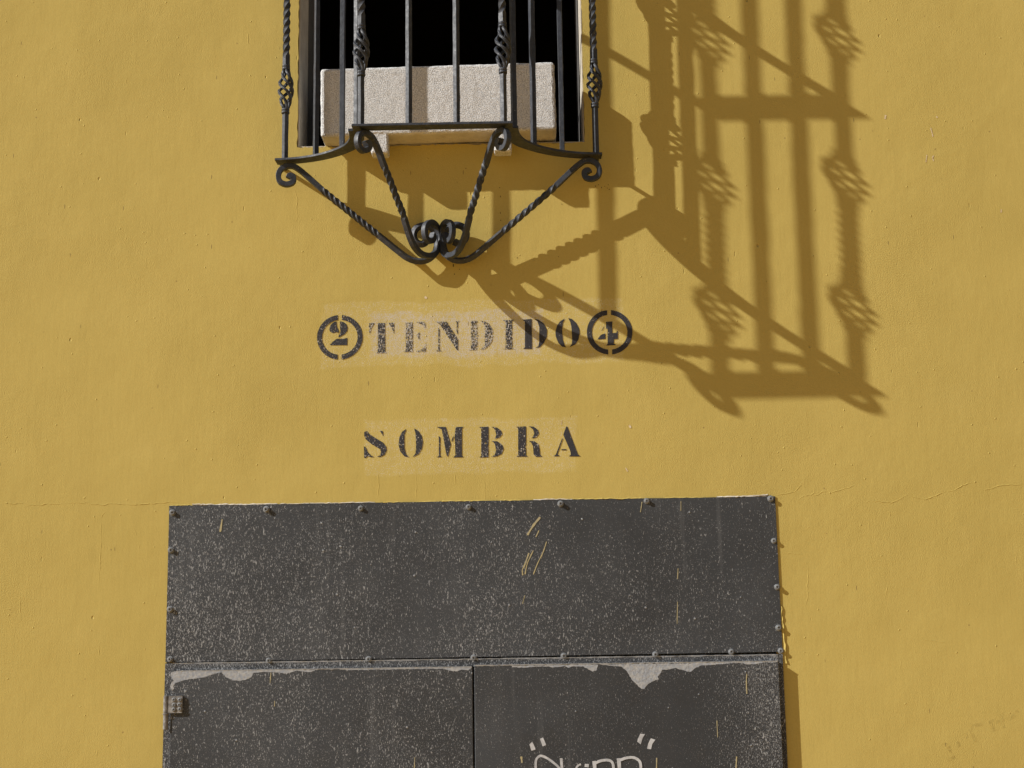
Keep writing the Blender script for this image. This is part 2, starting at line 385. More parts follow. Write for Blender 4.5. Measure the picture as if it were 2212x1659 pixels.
def make_paint(name, wear):
    t = Mat(name)
    n, pit, slot = wall_bump(t)
    a = t.noise(1.0, 3, 0.65, vec=t.map(scale=(330, 1, 170)))
    b = t.noise(40, 4, 0.65)
    w = t.math('ADD', t.math('MULTIPLY', a, 0.72), t.math('MULTIPLY', b, 0.28))
    lo = {0: 0.61, 1: 0.562, 2: 0.510, 3: 0.478}[wear]
    gone = t.rng(w, lo - 0.02, lo + 0.035)
    col = t.mix(t.noise(60, 3, 0.6), (0.012, 0.012, 0.015), (0.045, 0.044, 0.05))
    t.fin(col, 0.75, n, 0.3)
    tr = t.nt.nodes.new('ShaderNodeBsdfTransparent')
    # where the black has flaked, a grey ghost of it remains or the wall shows through
    gh = t.nt.nodes.new('ShaderNodeBsdfDiffuse')
    gh.inputs['Color'].default_value = (0.42, 0.40, 0.37, 1)
    m1 = t.nt.nodes.new('ShaderNodeMixShader')
    t.put(m1.inputs[0], t.rng(t.noise(190, 2, 0.5), 0.42, 0.56))
    t.L(gh.outputs[0], m1.inputs[1])
    t.L(tr.outputs[0], m1.inputs[2])
    m2 = t.nt.nodes.new('ShaderNodeMixShader')
    t.put(m2.inputs[0], gone)
    t.L(t.b.outputs[0], m2.inputs[1])
    t.L(m1.outputs[0], m2.inputs[2])
    t.L(m2.outputs[0], t.out.inputs[0])
    return t.m

def make_faded():
    t = Mat('faded_marker')
    t.fin((0.20, 0.12, 0.03), 0.9, None, 0.1)
    tr = t.nt.nodes.new('ShaderNodeBsdfTransparent')
    m2 = t.nt.nodes.new('ShaderNodeMixShader')
    t.put(m2.inputs[0], t.rng(t.noise(70, 4, 0.7), 0.30, 0.62, 0.82, 0.99))
    t.L(t.b.outputs[0], m2.inputs[1])
    t.L(tr.outputs[0], m2.inputs[2])
    t.L(m2.outputs[0], t.out.inputs[0])
    return t.m

def make_steel(name, dens, seed, gx=0.0, gz=0.0, edge=0.0):
    """dark grey enamel, spattered with plaster and lime"""
    t = Mat(name)
    off = (seed * 3.1, seed * 1.7, seed * 2.3)
    base = t.mix(t.noise(3.0, 5, 0.6, vec=t.map(loc=off)), (0.028, 0.0310, 0.0355), (0.044, 0.0485, 0.0550))
    streaky = t.noise(1.0, 4, 0.6, vec=t.map(scale=(9, 1, 1.1), loc=off))
    base = t.mix(t.rng(streaky, 0.5, 0.75, 0.0, 0.35), base, (0.066, 0.070, 0.076))
    base = t.mix(t.rng(t.noise(1.7, 3, 0.6, vec=t.map(loc=off)), 0.38, 0.66, 0.0, 0.65), base, (0.020, 0.0215, 0.024))
    smear = t.math('MULTIPLY', t.rng(t.noise(1.0, 3, 0.6, vec=t.map(scale=(38, 1, 1.6), loc=off)), 0.54, 0.72), t.rng(t.noise(2.6, 2, 0.5, vec=t.map(scale=(1.6, 1, .5), loc=off)), 0.48, 0.62, 0.0, 0.28))
    base = t.mix(smear, base, (0.115, 0.120, 0.126))
    zone = t.noise(2.2, 3, 0.55, vec=t.map(loc=off))
    zone2 = t.noise(9, 3, 0.6, vec=t.map(loc=off))
    z = t.math('ADD', t.math('MULTIPLY', t.math('SUBTRACT', zone, 0.5), 0.14), t.math('MULTIPLY', t.math('SUBTRACT', zone2, 0.5), 0.08))
    z = t.math('ADD', z, dens)
    px, py, pz = t.xyz()
    z = t.math('ADD', z, t.math('MULTIPLY', t.math('ADD', px, 0.16), gx))
    z = t.math('ADD', z, t.math('MULTIPLY', t.math('SUBTRACT', 2.17, pz), gz))
    z = t.math('ADD', z, t.rng(px, 0.40, 0.62, 0.0, edge))
    warpv = t.map(scale=(430, 430, 150), rot=(0, math.radians(3), 0), loc=off)
    s1 = t.noise(1.0, 2, 0.5, vec=warpv)
    s2 = t.noise(1.0, 2, 0.5, vec=t.map(scale=(480, 480, 380), loc=off))
    s3 = t.noise(1.0, 2, 0.55, vec=t.map(scale=(170, 170, 50), rot=(0, math.radians(-5), 0), loc=off))
    s4 = t.noise(1.0, 2, 0.5, vec=t.map(scale=(170, 170, 140), loc=off))
    m1 = t.rng(t.math('ADD', s1, z), 0.635, 0.665)
    m2 = t.rng(t.math('ADD', s2, z), 0.605, 0.66)
    m3 = t.rng(t.math('ADD', s3, z), 0.695, 0.72)
    m4 = t.rng(t.math('ADD', s4, z), 0.71, 0.73)
    spk = t.math('MAXIMUM', t.math('MAXIMUM', m1, t.math('MULTIPLY', m2, 0.42)), t.math('MAXIMUM', m3, m4))
    dd, dc = t.vor(24, vec=t.map(loc=off))
    drop = t.math('MULTIPLY', t.rng(dd, 0.05, 0.10, 1.0, 0.0), t.rng(t.xyz(dc)[0], 0.70, 0.71))
    spk = t.math('MAXIMUM', spk, t.math('MULTIPLY', drop, 0.8))
    tone = t.mix(t.noise(45, 3, 0.6), (0.20, 0.208, 0.218), (0.42, 0.43, 0.44))
    col = t.mix(t.math('MULTIPLY', spk, 0.85), base, tone)
    haze = t.rng(t.noise(5, 6, 0.7, vec=t.map(scale=(1, 1, .6), loc=off)), 0.55, 0.85, 0.0, 0.22)
    col = t.mix(haze, col, (0.12, 0.125, 0.13))
    n = t.bump(t.noise(2.4, 2, 0.5), 0.006)
    n = t.bump(spk, 0.0007, prev=n)
    n = t.bump(drop, 0.0016, prev=n)
    return t.fin(col, t.rng(t.noise(20, 3), 0.3, 0.7, 0.5, 0.75), n, 0.35)

def make_iron():
    t = Mat('black_iron')
    c = t.mix(t.rng(t.noise(55, 4, 0.65), 0.35, 0.7), (0.018, 0.0215, 0.029), (0.031, 0.0360, 0.048))
    c = t.mix(t.math('MULTIPLY', t.rng(t.noise(120, 4, 0.7), 0.55, 0.70), t.rng(t.noise(9, 3, 0.6), 0.5, 0.68, 0.05, 0.7)), c, (0.075, 0.048, 0.032))
    c = t.mix(t.rng(t.noise(240, 2, 0.5), 0.70, 0.74, 0.0, 0.6), c, (0.26, 0.25, 0.24))
    n = t.bump(t.noise(150, 4, 0.65), 0.0006)
    n = t.bump(t.noise(40, 2, 0.5), 0.0010, prev=n)
    return t.fin(c, t.rng(t.noise(80, 3), 0.3, 0.7, 0.46, 0.62), n, 0.38)

def make_stone():
    t = Mat('rough_white_stone')
    c = t.mix(t.rng(t.noise(330, 3, 0.6), 0.40, 0.66), (0.63, 0.632, 0.632), (0.31, 0.31, 0.31))
    c = t.mix(t.rng(t.noise(4, 5, 0.65), 0.5, 0.8, 0.0, 0.35), c, (0.40, 0.385, 0.37))
    c = t.mix(t.rng(t.noise(1.0, 4, 0.65, vec=t.map(scale=(30, 1, 5))), 0.55, 0.75, 0.0, 0.35), c, (0.30, 0.28, 0.25))
    d, cc = t.vor(26)
    c = t.mix(t.math('MULTIPLY', t.rng(d, 0.05, 0.22, 1.0, 0.0), t.rng(t.xyz(cc)[0], 0.86, 0.88, 0.0, 0.5)), c, (0.2, 0.18, 0.16))
    n = t.bump(t.noise(360, 3, 0.6), 0.0022)
    n = t.bump(t.noise(90, 3, 0.6), 0.0006, prev=n)
    return t.fin(c, 0.95, n, 0.1)

def make_smooth_stone():
    t = Mat('smooth_pale_stone')
    c = t.mix(t.rng(t.noise(18, 5, 0.65), 0.4, 0.75), (0.50, 0.48, 0.45), (0.40, 0.37, 0.33))
    n = t.bump(t.noise(120, 4, 0.6), 0.0012)
    return t.fin(c, 0.95, n, 0.1)

def make_simple(name, c0, c1, scale, rough, bump=0.0, bscale=100, spec=0.3):
    t = Mat(name)
    c = t.mix(t.rng(t.noise(scale, 5, 0.65), 0.35, 0.7), c0, c1)
    n = t.bump(t.noise(bscale, 3, 0.6), bump) if bump else None
    return t.fin(c, rough, n, spec)

WALL = make_wall_mat()
INK = [make_paint('stencil_black_%s' % n, i) for i, n in enumerate(('sound', 'flaked', 'worn', 'ghosted'))]
FADE = make_faded()
STEEL_P = make_steel('grey_steel_panel', -0.006, 1, -0.030, 0.09)
STEEL_L = make_steel('grey_steel_left', 0.002, 2)
STEEL_R = make_steel('grey_steel_right', -0.030, 3, 0.0, 0.0, 0.075)
STEEL_F = make_steel('grey_steel_frame', 0.055, 4)
IRON = make_iron()
STONE = make_stone()
STONE2 = make_smooth_stone()
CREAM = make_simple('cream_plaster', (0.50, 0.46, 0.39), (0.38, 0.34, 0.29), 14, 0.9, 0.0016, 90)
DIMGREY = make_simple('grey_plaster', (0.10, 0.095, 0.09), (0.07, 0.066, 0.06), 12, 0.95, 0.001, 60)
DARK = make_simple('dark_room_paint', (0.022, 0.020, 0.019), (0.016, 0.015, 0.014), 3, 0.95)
SAND = make_simple('sandy_paving', (0.58, 0.345, 0.09), (0.52, 0.305, 0.075), 2.5, 0.95, 0.003, 30)
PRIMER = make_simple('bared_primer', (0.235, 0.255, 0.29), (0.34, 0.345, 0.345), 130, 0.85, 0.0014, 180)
WHITEP = make_simple('white_marker', (0.46, 0.475, 0.50), (0.30, 0.31, 0.33), 70, 0.8)
YELLOWD = make_simple('ochre_drip', (0.36, 0.31, 0.17), (0.30, 0.27, 0.18), 80, 0.85)
RUSTY = make_simple('rusty_steel', (0.11, 0.105, 0.10), (0.26, 0.255, 0.245), 70, 0.8, 0.0009, 160)
BOLTM = make_simple('grey_bolt_metal', (0.20, 0.21, 0.22), (0.11, 0.115, 0.12), 90, 0.6, 0.0005, 200)
SPOT = make_simple('rust_spot_black', (0.022, 0.016, 0.012), (0.04, 0.026, 0.016), 60, 0.9)
CHIPM = make_simple('bared_plaster', (0.60, 0.50, 0.36), (0.46, 0.35, 0.17), 150, 0.95, 0.001, 200)

# ------------------------------------------------------------------ ground
g = MB()
g.add([(-120, -120, 0), (120, -120, 0), (120, 120, 0), (-120, 120, 0)], [(0, 1, 2, 3)])
tag(g.build_flat('ground', SAND), 'pale sandy paving in front of the wall', 'ground', kind='structure')

# ------------------------------------------------------------------ wall
WX0, WX1, WZ0, WZ1 = -0.6515, 0.1725, 3.4030, 5.1200       # window opening
DX0, DX1, DZ1 = -0.9850, 0.6640, 2.3750                    # door opening
HX0, HX1, HZ1 = -7.0, 7.0, 7.2
TH = 0.40

def ragged(a, b, n, amp):
    out = []
    for k in range(n):
        t = k / n
        j = 0 if k == 0 else 1
        dx, dz = b[0] - a[0], b[1] - a[1]
        l = math.hypot(dx, dz)
        r = random.uniform(-amp, amp) * j
        out.append((a[0] + dx * t - dz / l * r, a[1] + dz * t + dx / l * r))
    return out

outer = [(HX0, 0.0), (DX0, 0.0)] + ragged((DX0, 0.001), (DX0, DZ1), 120, 0.0012) + ragged((DX0, DZ1), (DX1, DZ1), 90, 0.0012) \
    + ragged((DX1, DZ1), (DX1, 0.001), 120, 0.0012) + [(DX1, 0.0), (HX1, 0.0), (HX1, HZ1), (HX0, HZ1)]
winl = ragged((WX0, WZ0), (WX1, WZ0), 110, 0.0026) + ragged((WX1, WZ0), (WX1, WZ1), 120, 0.0013) \
    + ragged((WX1, WZ1), (WX0, WZ1), 60, 0.0015) + ragged((WX0, WZ1), (WX0, WZ0), 120, 0.0016)

wall_bm = bmesh.new()
loops = []
for lp in (outer, winl):
    vs = [wall_bm.verts.new((x, 0.0, z)) for x, z in lp]
    es = [wall_bm.edges.new((vs[i], vs[(i + 1) % len(vs)])) for i in range(len(vs))]
    loops.append(vs)
bmesh.ops.triangle_fill(wall_bm, use_beauty=True, use_dissolve=False, edges=list(wall_bm.edges))
for f in wall_bm.faces:
    if f.normal.y > 0:
        f.normal_flip()
front = list(wall_bm.faces)
back = {v: wall_bm.verts.new((v.co.x, TH, v.co.z)) for v in list(wall_bm.verts)}
for f in front:
    wall_bm.faces.new([back[v] for v in reversed(f.verts)])
vs = loops[0]
for i in range(len(vs)):
    a, b = vs[i], vs[(i + 1) % len(vs)]
    wall_bm.faces.new((a, back[a], back[b], b))
# the window opening: the ochre coat turns 4 mm into the reveal
vs = loops[1]
for i in range(len(vs)):
    a, b = vs[i], vs[(i + 1) % len(vs)]
    wall_bm.faces.new((a, b, back[b], back[a]))
wall_bm.normal_update()
me = bpy.data.meshes.new('plaster_wall')
wall_bm.to_mesh(me)
wall_bm.free()
wall = link('plaster_wall', me, WALL)
tag(wall, 'ochre yellow plaster wall with black stencilled lettering and a barred window', 'wall')

# cream lining of the window opening, grey further in
def liner(name, y0, y1, inset, t, mat):
    m = MB()
    x0, x1, z0, z1 = WX0 + inset, WX1 - inset, WZ0 + inset, WZ1 - inset
    m.box(x0 - t, x0, y0, y1, z0 - t, z1 + t)
    m.box(x1, x1 + t, y0, y1, z0 - t, z1 + t)
    m.box(x0, x1, y0, y1, z1, z1 + t)
    m.box(x0, x1, y0, y1, z0 - t, z0)
    return m.build(name, mat, wall)
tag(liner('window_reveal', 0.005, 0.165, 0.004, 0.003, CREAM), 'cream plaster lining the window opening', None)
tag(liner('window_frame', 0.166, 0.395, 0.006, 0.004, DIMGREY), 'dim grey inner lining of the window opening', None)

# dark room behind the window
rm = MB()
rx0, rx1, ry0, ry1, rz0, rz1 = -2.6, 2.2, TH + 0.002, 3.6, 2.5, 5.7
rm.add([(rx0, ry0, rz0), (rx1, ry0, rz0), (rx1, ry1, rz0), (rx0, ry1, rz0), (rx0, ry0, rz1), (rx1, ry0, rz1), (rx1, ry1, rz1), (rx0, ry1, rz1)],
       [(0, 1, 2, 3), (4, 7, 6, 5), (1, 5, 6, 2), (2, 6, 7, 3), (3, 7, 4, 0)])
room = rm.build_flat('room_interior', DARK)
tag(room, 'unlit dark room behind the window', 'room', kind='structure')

# cracks: raised lips of paint
def ridge(name, pts, w, h, parent, mat, jz=0.0009):
    q = []
    pts = M(pts)
    for i in range(len(pts) - 1):
        l = math.hypot(pts[i + 1][0] - pts[i][0], pts[i + 1][1] - pts[i][1])
        n = max(2, int(l / 0.006))
        for k in range(n):
            t = k / n
            q.append((pts[i][0] + (pts[i + 1][0] - pts[i][0]) * t + random.uniform(-jz, jz) * 0.6, pts[i][1] + (pts[i + 1][1] - pts[i][1]) * t + random.uniform(-jz, jz)))
    q.append(pts[-1])
    vsx, fs = [], []
    for i, p in enumerate(q):
        a, b = q[max(i - 1, 0)], q[min(i + 1, len(q) - 1)]
        tx, tz = b[0] - a[0], b[1] - a[1]
        l = math.hypot(tx, tz) or 1
        nx, nz = -tz / l, tx / l
        e = math.sin(math.pi * min(1, max(0.04, (i + 0.2) / (len(q) - 1 + 0.4)))) ** 0.5
        hh = h * e * random.uniform(0.5, 1.2)
        ww = w * random.uniform(0.7, 1.3)
        vsx += [(p[0] - nx * ww, 0.0004, p[1] - nz * ww), (p[0] - nx * ww * 0.1, -hh, p[1] - nz * ww * 0.1), (p[0] + nx * ww * 0.9, 0.0004, p[1] + nz * ww * 0.9)]
    for i in range(len(q) - 1):
        for j in range(2):
            fs.append((i * 3 + j, (i + 1) * 3 + j, (i + 1) * 3 + j + 1, i * 3 + j + 1))
    m = MB()
    m.add(vsx, fs)
    o = m.build_flat(name, mat, parent)
    bm = bmesh.new()
    bm.from_mesh(o.data)
    for f in bm.faces:
        if f.normal.y > 0:
            f.normal_flip()
    bm.to_mesh(o.data)
    bm.free()
    return o
for p in CRACKS:
    ridge('plaster_crack', p, 0.0019, 0.0009, wall, WALL)
for p in RIDGES:
    ridge('plaster_ridge', p, 0.0022, 0.0006, wall, WALL)
for p, w in GOUGES:
    q, l, r = ribbon(M(p), w / 10000.0, 3, 0.3)
    m = MB()
    m.poly(l + r[::-1], -0.0006)
    m.build_flat('plaster_chip', CHIPM, wall)
for c, a, b in STAINS:
    m = MB()
    pts = []
    for k in range(9):
        an = 2 * math.pi * k / 9
        rr = random.uniform(0.7, 1.2)
        pts.append((c[0] / 1e4 + a / 2e4 * rr * math.cos(an), c[1] / 1e4 + b / 2e4 * rr * math.sin(an)))
    m.poly(pts, -0.0007)
    m.build_flat('rust_spot', SPOT, wall)
m = MB()
for p in FADED:
    q, l, r = ribbon(M(p), 0.009, 5, 0.2)
    m.poly(l + r[::-1], -0.0005)
tag(m.build_flat('faded_graffiti', FADE, wall), 'faint brown scrawl almost rubbed off the wall', None)

# stencilled letters
WORDS = ['TENDIDO'] * 9 + ['SOMBRA'] * 6
for i, (ch, wear, polys) in enumerate(LETTERS):
    m = MB()
    for p in polys:
        m.poly(M(p), -0.0009)
    if ch.startswith('numeral'):
        o = m.build_flat('stencil_numeral', INK[wear], wall)
        o['label'] = 'black stencilled %s inside a ring' % ch
    else:
        o = m.build_flat('stencil_letter', INK[wear], wall)
        o['label'] = 'black stencilled letter %s of %s' % (ch, WORDS[i])
for (c, ro, ri, gp), wear, nm in zip(RINGS, (1, 0), ('2', '4')):
    m = MB()
    cx, cz, ro, ri, gp = c[0] / 1e4, c[1] / 1e4, ro / 1e4, ri / 1e4, gp / 1e4
    for s in (-1, 1):
        a0 = math.asin(gp / ro)
        a1 = math.asin(gp / ri)
        o_, i_ = [], []
        for k in range(33):
            t = k / 32
            ao = a0 + (math.pi - 2 * a0) * t
            ai = a1 + (math.pi - 2 * a1) * t
            o_.append((cx + s * ro * math.sin(ao), cz + ro * math.cos(ao)))
            i_.append((cx + s * ri * math.sin(ai), cz + ri * math.cos(ai)))
        m.poly(o_ + i_[::-1], -0.0009)
    o = m.build_flat('stencil_ring', INK[wear], wall)
    o['label'] = 'black stencilled split ring round numeral %s' % nm

# flaking edge of plaster beside the door
m = MB()
zz = 2.085
prev = None
pts_l, pts_r = [], []
for k in range(34):
    z = 2.085 - k * 0.0047
    pts_r.append((0.6708 + 0.0075 * (k / 33) + 0.0016 * math.sin(k * 0.9) * math.sin(k * 0.37) + random.uniform(-0.0006, 0.0006), z))
    pts_l.append((0.6695 + random.uniform(-0.0008, 0.0008), z))
vsx, fs = [], []
for _k, ((a, z), (b, _)) in enumerate(zip(pts_l, pts_r)):
    lift = 0.0010 + 0.0011 * abs(math.sin(_k * 0.31)) + random.uniform(0, 0.0003)
    vsx += [(a, -0.0004, z), (b, -0.0012 - lift, z), (b + 0.0006, 0.0003, z)]
for i in range(33):
    for j in range(2):
        fs.append((i * 3 + j, (i + 1) * 3 + j, (i + 1) * 3 + j + 1, i * 3 + j + 1))
m.add(vsx, fs)
m.build_flat('plaster_flake', WALL, wall)

# ------------------------------------------------------------------ steel door
door = link('steel_door', None)
door.location = (-0.16, 0.0, 0.0)
tag(door, 'dark grey spattered steel double door under a bolted sheet panel', 'door')
DOFF = Vector((0.16, 0, 0))
def dpart(mb, name, mat, parent=None):
    o = mb.build(name, mat, parent or door)
    if not parent:
        o.location = DOFF
    return o

def bevel_box(x0, x1, y0, y1, z0, z1, r, name, mat, seg=2):
    bm = bmesh.new()
    bmesh.ops.create_cube(bm, size=1.0)
    for v in bm.verts:
        v.co = Vector(((x0 + x1) / 2 + v.co.x * (x1 - x0), (y0 + y1) / 2 + v.co.y * (y1 - y0), (z0 + z1) / 2 + v.co.z * (z1 - z0)))
    bmesh.ops.bevel(bm, geom=list(bm.edges), offset=r, segments=seg, affect='EDGES', profile=0.5)
    me = bpy.data.meshes.new(name)
    bm.to_mesh(me)
    bm.free()
    o = link(name, me, mat, door)
    o.location = DOFF
    return o

# upper sheet
pm = MB()
nx = 40
top = [(-0.9892 + (0.6676 + 0.9892) * k / nx, 2.3786 + (random.uniform(-0.0006, 0.0006) if 0 < k < nx else 0)) for k in range(nx + 1)]
lo = [(-0.9878 + (0.6683 + 0.9878) * k / nx, 1.9563 + 0.0046 * k / nx) for k in range(nx + 1)]
vsx, fs = [], []
for (xa, za), (xb, zb) in zip(top, lo):
    vsx += [(xa, -0.0026, za), (xb, -0.0030, zb), (xa, -0.0006, za), (xb, -0.0006, zb)]
for k in range(nx):
    a, b = k * 4, (k + 1) * 4
    fs += [(a, a + 1, b + 1, b), (a + 2, b + 2, b + 3, a + 3), (a, b, b + 2, a + 2), (a + 1, a + 3, b + 3, b + 1)]
fs += [(0, 2, 3, 1), (nx * 4, nx * 4 + 1, nx * 4 + 3, nx * 4 + 2)]
pm.add(vsx, fs)
panel = dpart(pm, 'sheet_panel', STEEL_P)

# bolts with washers and sockets
bm_ = MB()
bm_.lathe_y([(0.0086, 0.0), (0.0086, -0.0016), (0.0078, -0.0024), (0.0060, -0.0026), (0.0057, -0.0075), (0.0050, -0.0086), (0.0029, -0.0086), (0.0027, -0.0050), (0.0002, -0.0050)], (0, 0), 16)
bolt0 = bm_.build('bolt', BOLTM, panel, smooth=False)
for i, (x, z) in enumerate(BOLTS):
    o = bolt0 if i == 0 else copy_to(bolt0, panel)
    o.location = (x / 1e4, -0.0026, z / 1e4)
    o.rotation_euler = (random.uniform(-0.06, 0.06), random.uniform(0, 3), random.uniform(-0.06, 0.06))
    k = random.uniform(0.9, 1.08)
    o.scale = (k, k * random.uniform(0.68, 0.86), k)

# frame
fm = MB()
fm.box(-0.9880, -0.9690, -0.0042, 0.03, 0.02, 1.9535)
fm.box(0.6560, 0.6680, -0.0042, 0.03, 0.02, 1.9545)
fm.box(-0.9690, 0.6560, -0.0046, 0.03, 1.9340, 1.9537)
fm.box(-0.9690, 0.6560, 0.026, 0.036, 0.02, 2.36)
door_frame = dpart(fm, 'door_frame', STEEL_F)

leaf_l = bevel_box(-0.9672, -0.1612, -0.0180, 0.012, 0.02, 1.9330, 0.0022, 'door_leaf', STEEL_L)
leaf_r = bevel_box(-0.1572, 0.6545, -0.0186, 0.012, 0.02, 1.9366, 0.0022, 'door_leaf', STEEL_R)
leaf_r['label'] = 'right door leaf with white scrawl'

# flaked patches
def chips(polys, leaf, y):
    for p in polys:
        pts = M(p)
        fine = []
        for i in range(len(pts)):
            a, b = pts[i], pts[(i + 1) % len(pts)]
            l = math.hypot(b[0] - a[0], b[1] - a[1])
            n = max(1, int(l / 0.0035))
            for k in range(n):
                t = k / n
                j = 0.0009 if n > 1 and k else 0
                fine.append((a[0] + (b[0] - a[0]) * t + random.uniform(-j, j), min(a[1] + (b[1] - a[1]) * t + random.uniform(-j, j), 1.9362)))
        m = MB()
        m.poly(fine, y)
        m.build_flat('bare_patch', PRIMER, leaf)
chips([[(x, min(z, 19318)) for x, z in p] for p in CHIPS_L], leaf_l, -0.0183)
chips([[(x, min(z, 19354)) for x, z in p] for p in CHIPS_R], leaf_r, -0.0189)
def crusted_lit_edge(x0, x1, z, y, leaf):  # pale crust of bared primer that also paints in the sunlit top edge
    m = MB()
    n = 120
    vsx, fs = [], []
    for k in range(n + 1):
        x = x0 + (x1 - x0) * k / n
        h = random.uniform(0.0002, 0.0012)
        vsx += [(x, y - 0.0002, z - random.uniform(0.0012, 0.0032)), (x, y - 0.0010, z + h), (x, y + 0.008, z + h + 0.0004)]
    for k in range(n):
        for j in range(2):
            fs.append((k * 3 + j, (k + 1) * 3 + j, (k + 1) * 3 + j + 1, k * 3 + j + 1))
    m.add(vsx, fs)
    m.build('lit_edge_crust', PRIMER, leaf)
crusted_lit_edge(-0.955, -0.1640, 1.9330, -0.0180, leaf_l)
crusted_lit_edge(-0.1560, 0.652, 1.9366, -0.0186, leaf_r)
crusted_lit_edge(-0.967, 0.655, 1.9537, -0.0046, door_frame)  # rail's sunlit top edge painted in as a pale dusty line

def drips(lst, y, parent):
    for p, w in lst:
        q, l, r = ribbon(M(p), w / 10000.0, 4, 0.35)
        m = MB()
        m.poly(l + r[::-1], y)
        m.build_flat('paint_drip', YELLOWD, parent)
drips(DRIPS_PANEL, -0.0034, panel)
drips(DRIPS_L, -0.0186, leaf_l)
drips(DRIPS_R, -0.0194, leaf_r)

for p in GRAF_POLY:
    m = MB()
    m.poly(M(p), -0.0192)
    m.build_flat('graffiti_mark', WHITEP, leaf_r)
for i, (p, w) in enumerate(GRAF_LINE):
    q, l, r = ribbon(M(p), w / 10000.0, 6, 0.08)
    m = MB()
    y = -0.0191 - 0.00012 * i
    for k in range(len(q) - 1):
        m.poly([l[k], r[k], r[k + 1], l[k + 1]], y)
    m.build_flat('graffiti_stroke', WHITEP, leaf_r)

# hinge on the left leaf
m = MB()
m.box(-0.9720, -0.9350, -0.0235, -0.0182, 1.8230, 1.8680)
m.build('hinge_plate', RUSTY, leaf_l)
m = MB()
m.lathe_z([(0.0040, 1.8235), (0.0072, 1.8245), (0.0072, 1.8670), (0.0050, 1.8690)], (-0.9795, -0.0175), 16)
m.build('hinge_knuckle', RUSTY, leaf_l)
m = MB()
m.lathe_z([(0.0060, 1.7800), (0.0068, 1.7810), (0.0068, 1.8185), (0.0085, 1.8190), (0.0085, 1.8225), (0.0050, 1.8230)], (-0.9795, -0.0170), 16)
m.build('hinge_knuckle', RUSTY, leaf_l)
sc = MB()
sc.lathe_y([(0.0055, 0.0), (0.0052, -0.0016), (0.0040, -0.0024), (0.0022, -0.0024), (0.0020, -0.0010), (0.0002, -0.0010)], (0, 0), 14)
screw0 = sc.build('screw', BOLTM, leaf_l)
for i, (x, z) in enumerate(((-0.9575, 1.858), (-0.9419, 1.8575), (-0.9571, 1.844), (-0.9428, 1.8443), (-0.9573, 1.8324), (-0.9412, 1.8329))):
    o = screw0 if i == 0 else copy_to(screw0, leaf_l)
    o.location = (x, -0.0234, z)

# crumbled plaster lip along the top of the sheet
xa = -0.989
while xa < 0.66:
    xb = min(xa + random.uniform(0.05, 0.22), 0.668)
    hgt = random.uniform(0.0032, 0.0048)
    lip = [(int((xa + (xb - xa) * k / 6) * 1e4), int((2.3790 + random.uniform(-0.0007, 0.0009)) * 1e4)) for k in range(7)]
    ridge('plaster_lip', lip, random.uniform(0.0016, 0.0032), hgt, wall, random.choice((WALL, WALL, CREAM)))
    xa = xb + random.uniform(0.0, 0.05)
for x0, z0, n, sp in ((0.60, 2.3815, 9, 0.05), (-0.93, 2.3795, 5, 0.06)):
    for k in range(n):
        ridge('plaster_lip', [(int((x0 + random.uniform(0, sp)) * 1e4), int((z0 + random.uniform(-0.002, 0.003)) * 1e4)) if q == 0 else (int((x0 + sp * 0.5 + random.uniform(0, sp * 0.6)) * 1e4), int((z0 + random.uniform(-0.002, 0.002)) * 1e4)) for q in (0, 1)], 0.0022, 0.0042, wall, CREAM)

# ------------------------------------------------------------------ stone block on the sill
def rough_block(name, x0, x1, y0, y1, z0, z1, r, mat, parent, amp, n):
    bm = bmesh.new()
    bmesh.ops.create_cube(bm, size=1.0)
    for v in bm.verts:
        v.co = Vector(((x0 + x1) / 2 + v.co.x * (x1 - x0), (y0 + y1) / 2 + v.co.y * (y1 - y0), (z0 + z1) / 2 + v.co.z * (z1 - z0)))
    bmesh.ops.bevel(bm, geom=list(bm.edges), offset=r, segments=3, affect='EDGES', profile=0.5)
    if n:
        for ax, cnt, lo_, hi_ in ((0, n, x0, x1), (2, max(3, n // 3), z0, z1)):
            for k in range(1, cnt):
                c = lo_ + (hi_ - lo_) * k / cnt
                co = Vector((0, 0, 0)); co[ax] = c
                no = Vector((0, 0, 0)); no[ax] = 1
                bmesh.ops.bisect_plane(bm, geom=list(bm.verts) + list(bm.edges) + list(bm.faces), plane_co=co, plane_no=no)
        for v in bm.verts:
            v.co += Vector((random.uniform(-amp, amp), random.uniform(-amp, amp) * 0.5, random.uniform(-amp, amp)))
    me = bpy.data.meshes.new(name)
    bm.to_mesh(me)
    bm.free()
    return link(name, me, mat, parent)
blk = link('stone_block', None)
blk.location = (-0.2415, 0.06, 3.4065)
tag(blk, 'rough whitish stone block on the window sill behind the bars', 'stone block')
b = rough_block('block_body', -0.332, 0.332, -0.139, 0.11, 0.003, 0.206, 0.009, STONE, blk, 0.0008, 60)
b.rotation_euler = (0, math.radians(-0.75), 0)
b.data.materials.append(STONE2)
for p in b.data.polygons:
    if p.normal.z < -0.75:
        p.material_index = 1
for x in (-0.166, 0.180):
    f = rough_block('foot', x - 0.0245, x + 0.0245, -0.137, -0.090, -0.053, 0.012, 0.006, STONE, blk, 0.0008, 5)

# ------------------------------------------------------------------ wrought-iron grille
AX = -0.2415
ZB, H = 3.3363, 0.808
DB, DE = 0.3325, 0.072
A = 0.0067                                    # half side of a bar
grille = link('window_grille', None)
grille.location = (AX, -0.05, ZB)
tag(grille, 'black wrought-iron window grille with twisted bars, basket knots and scroll braces', 'window grille')
GI = Matrix.Translation((-AX, 0.05, -ZB))
def gpart(mb, name, parent=None, smooth=False):
    """geometry given in world coordinates"""
    mb.v = [tuple(Vector(p) - Vector((AX, -0.05, ZB))) for p in mb.v]
    return mb.build(name, IRON, parent or grille, smooth)

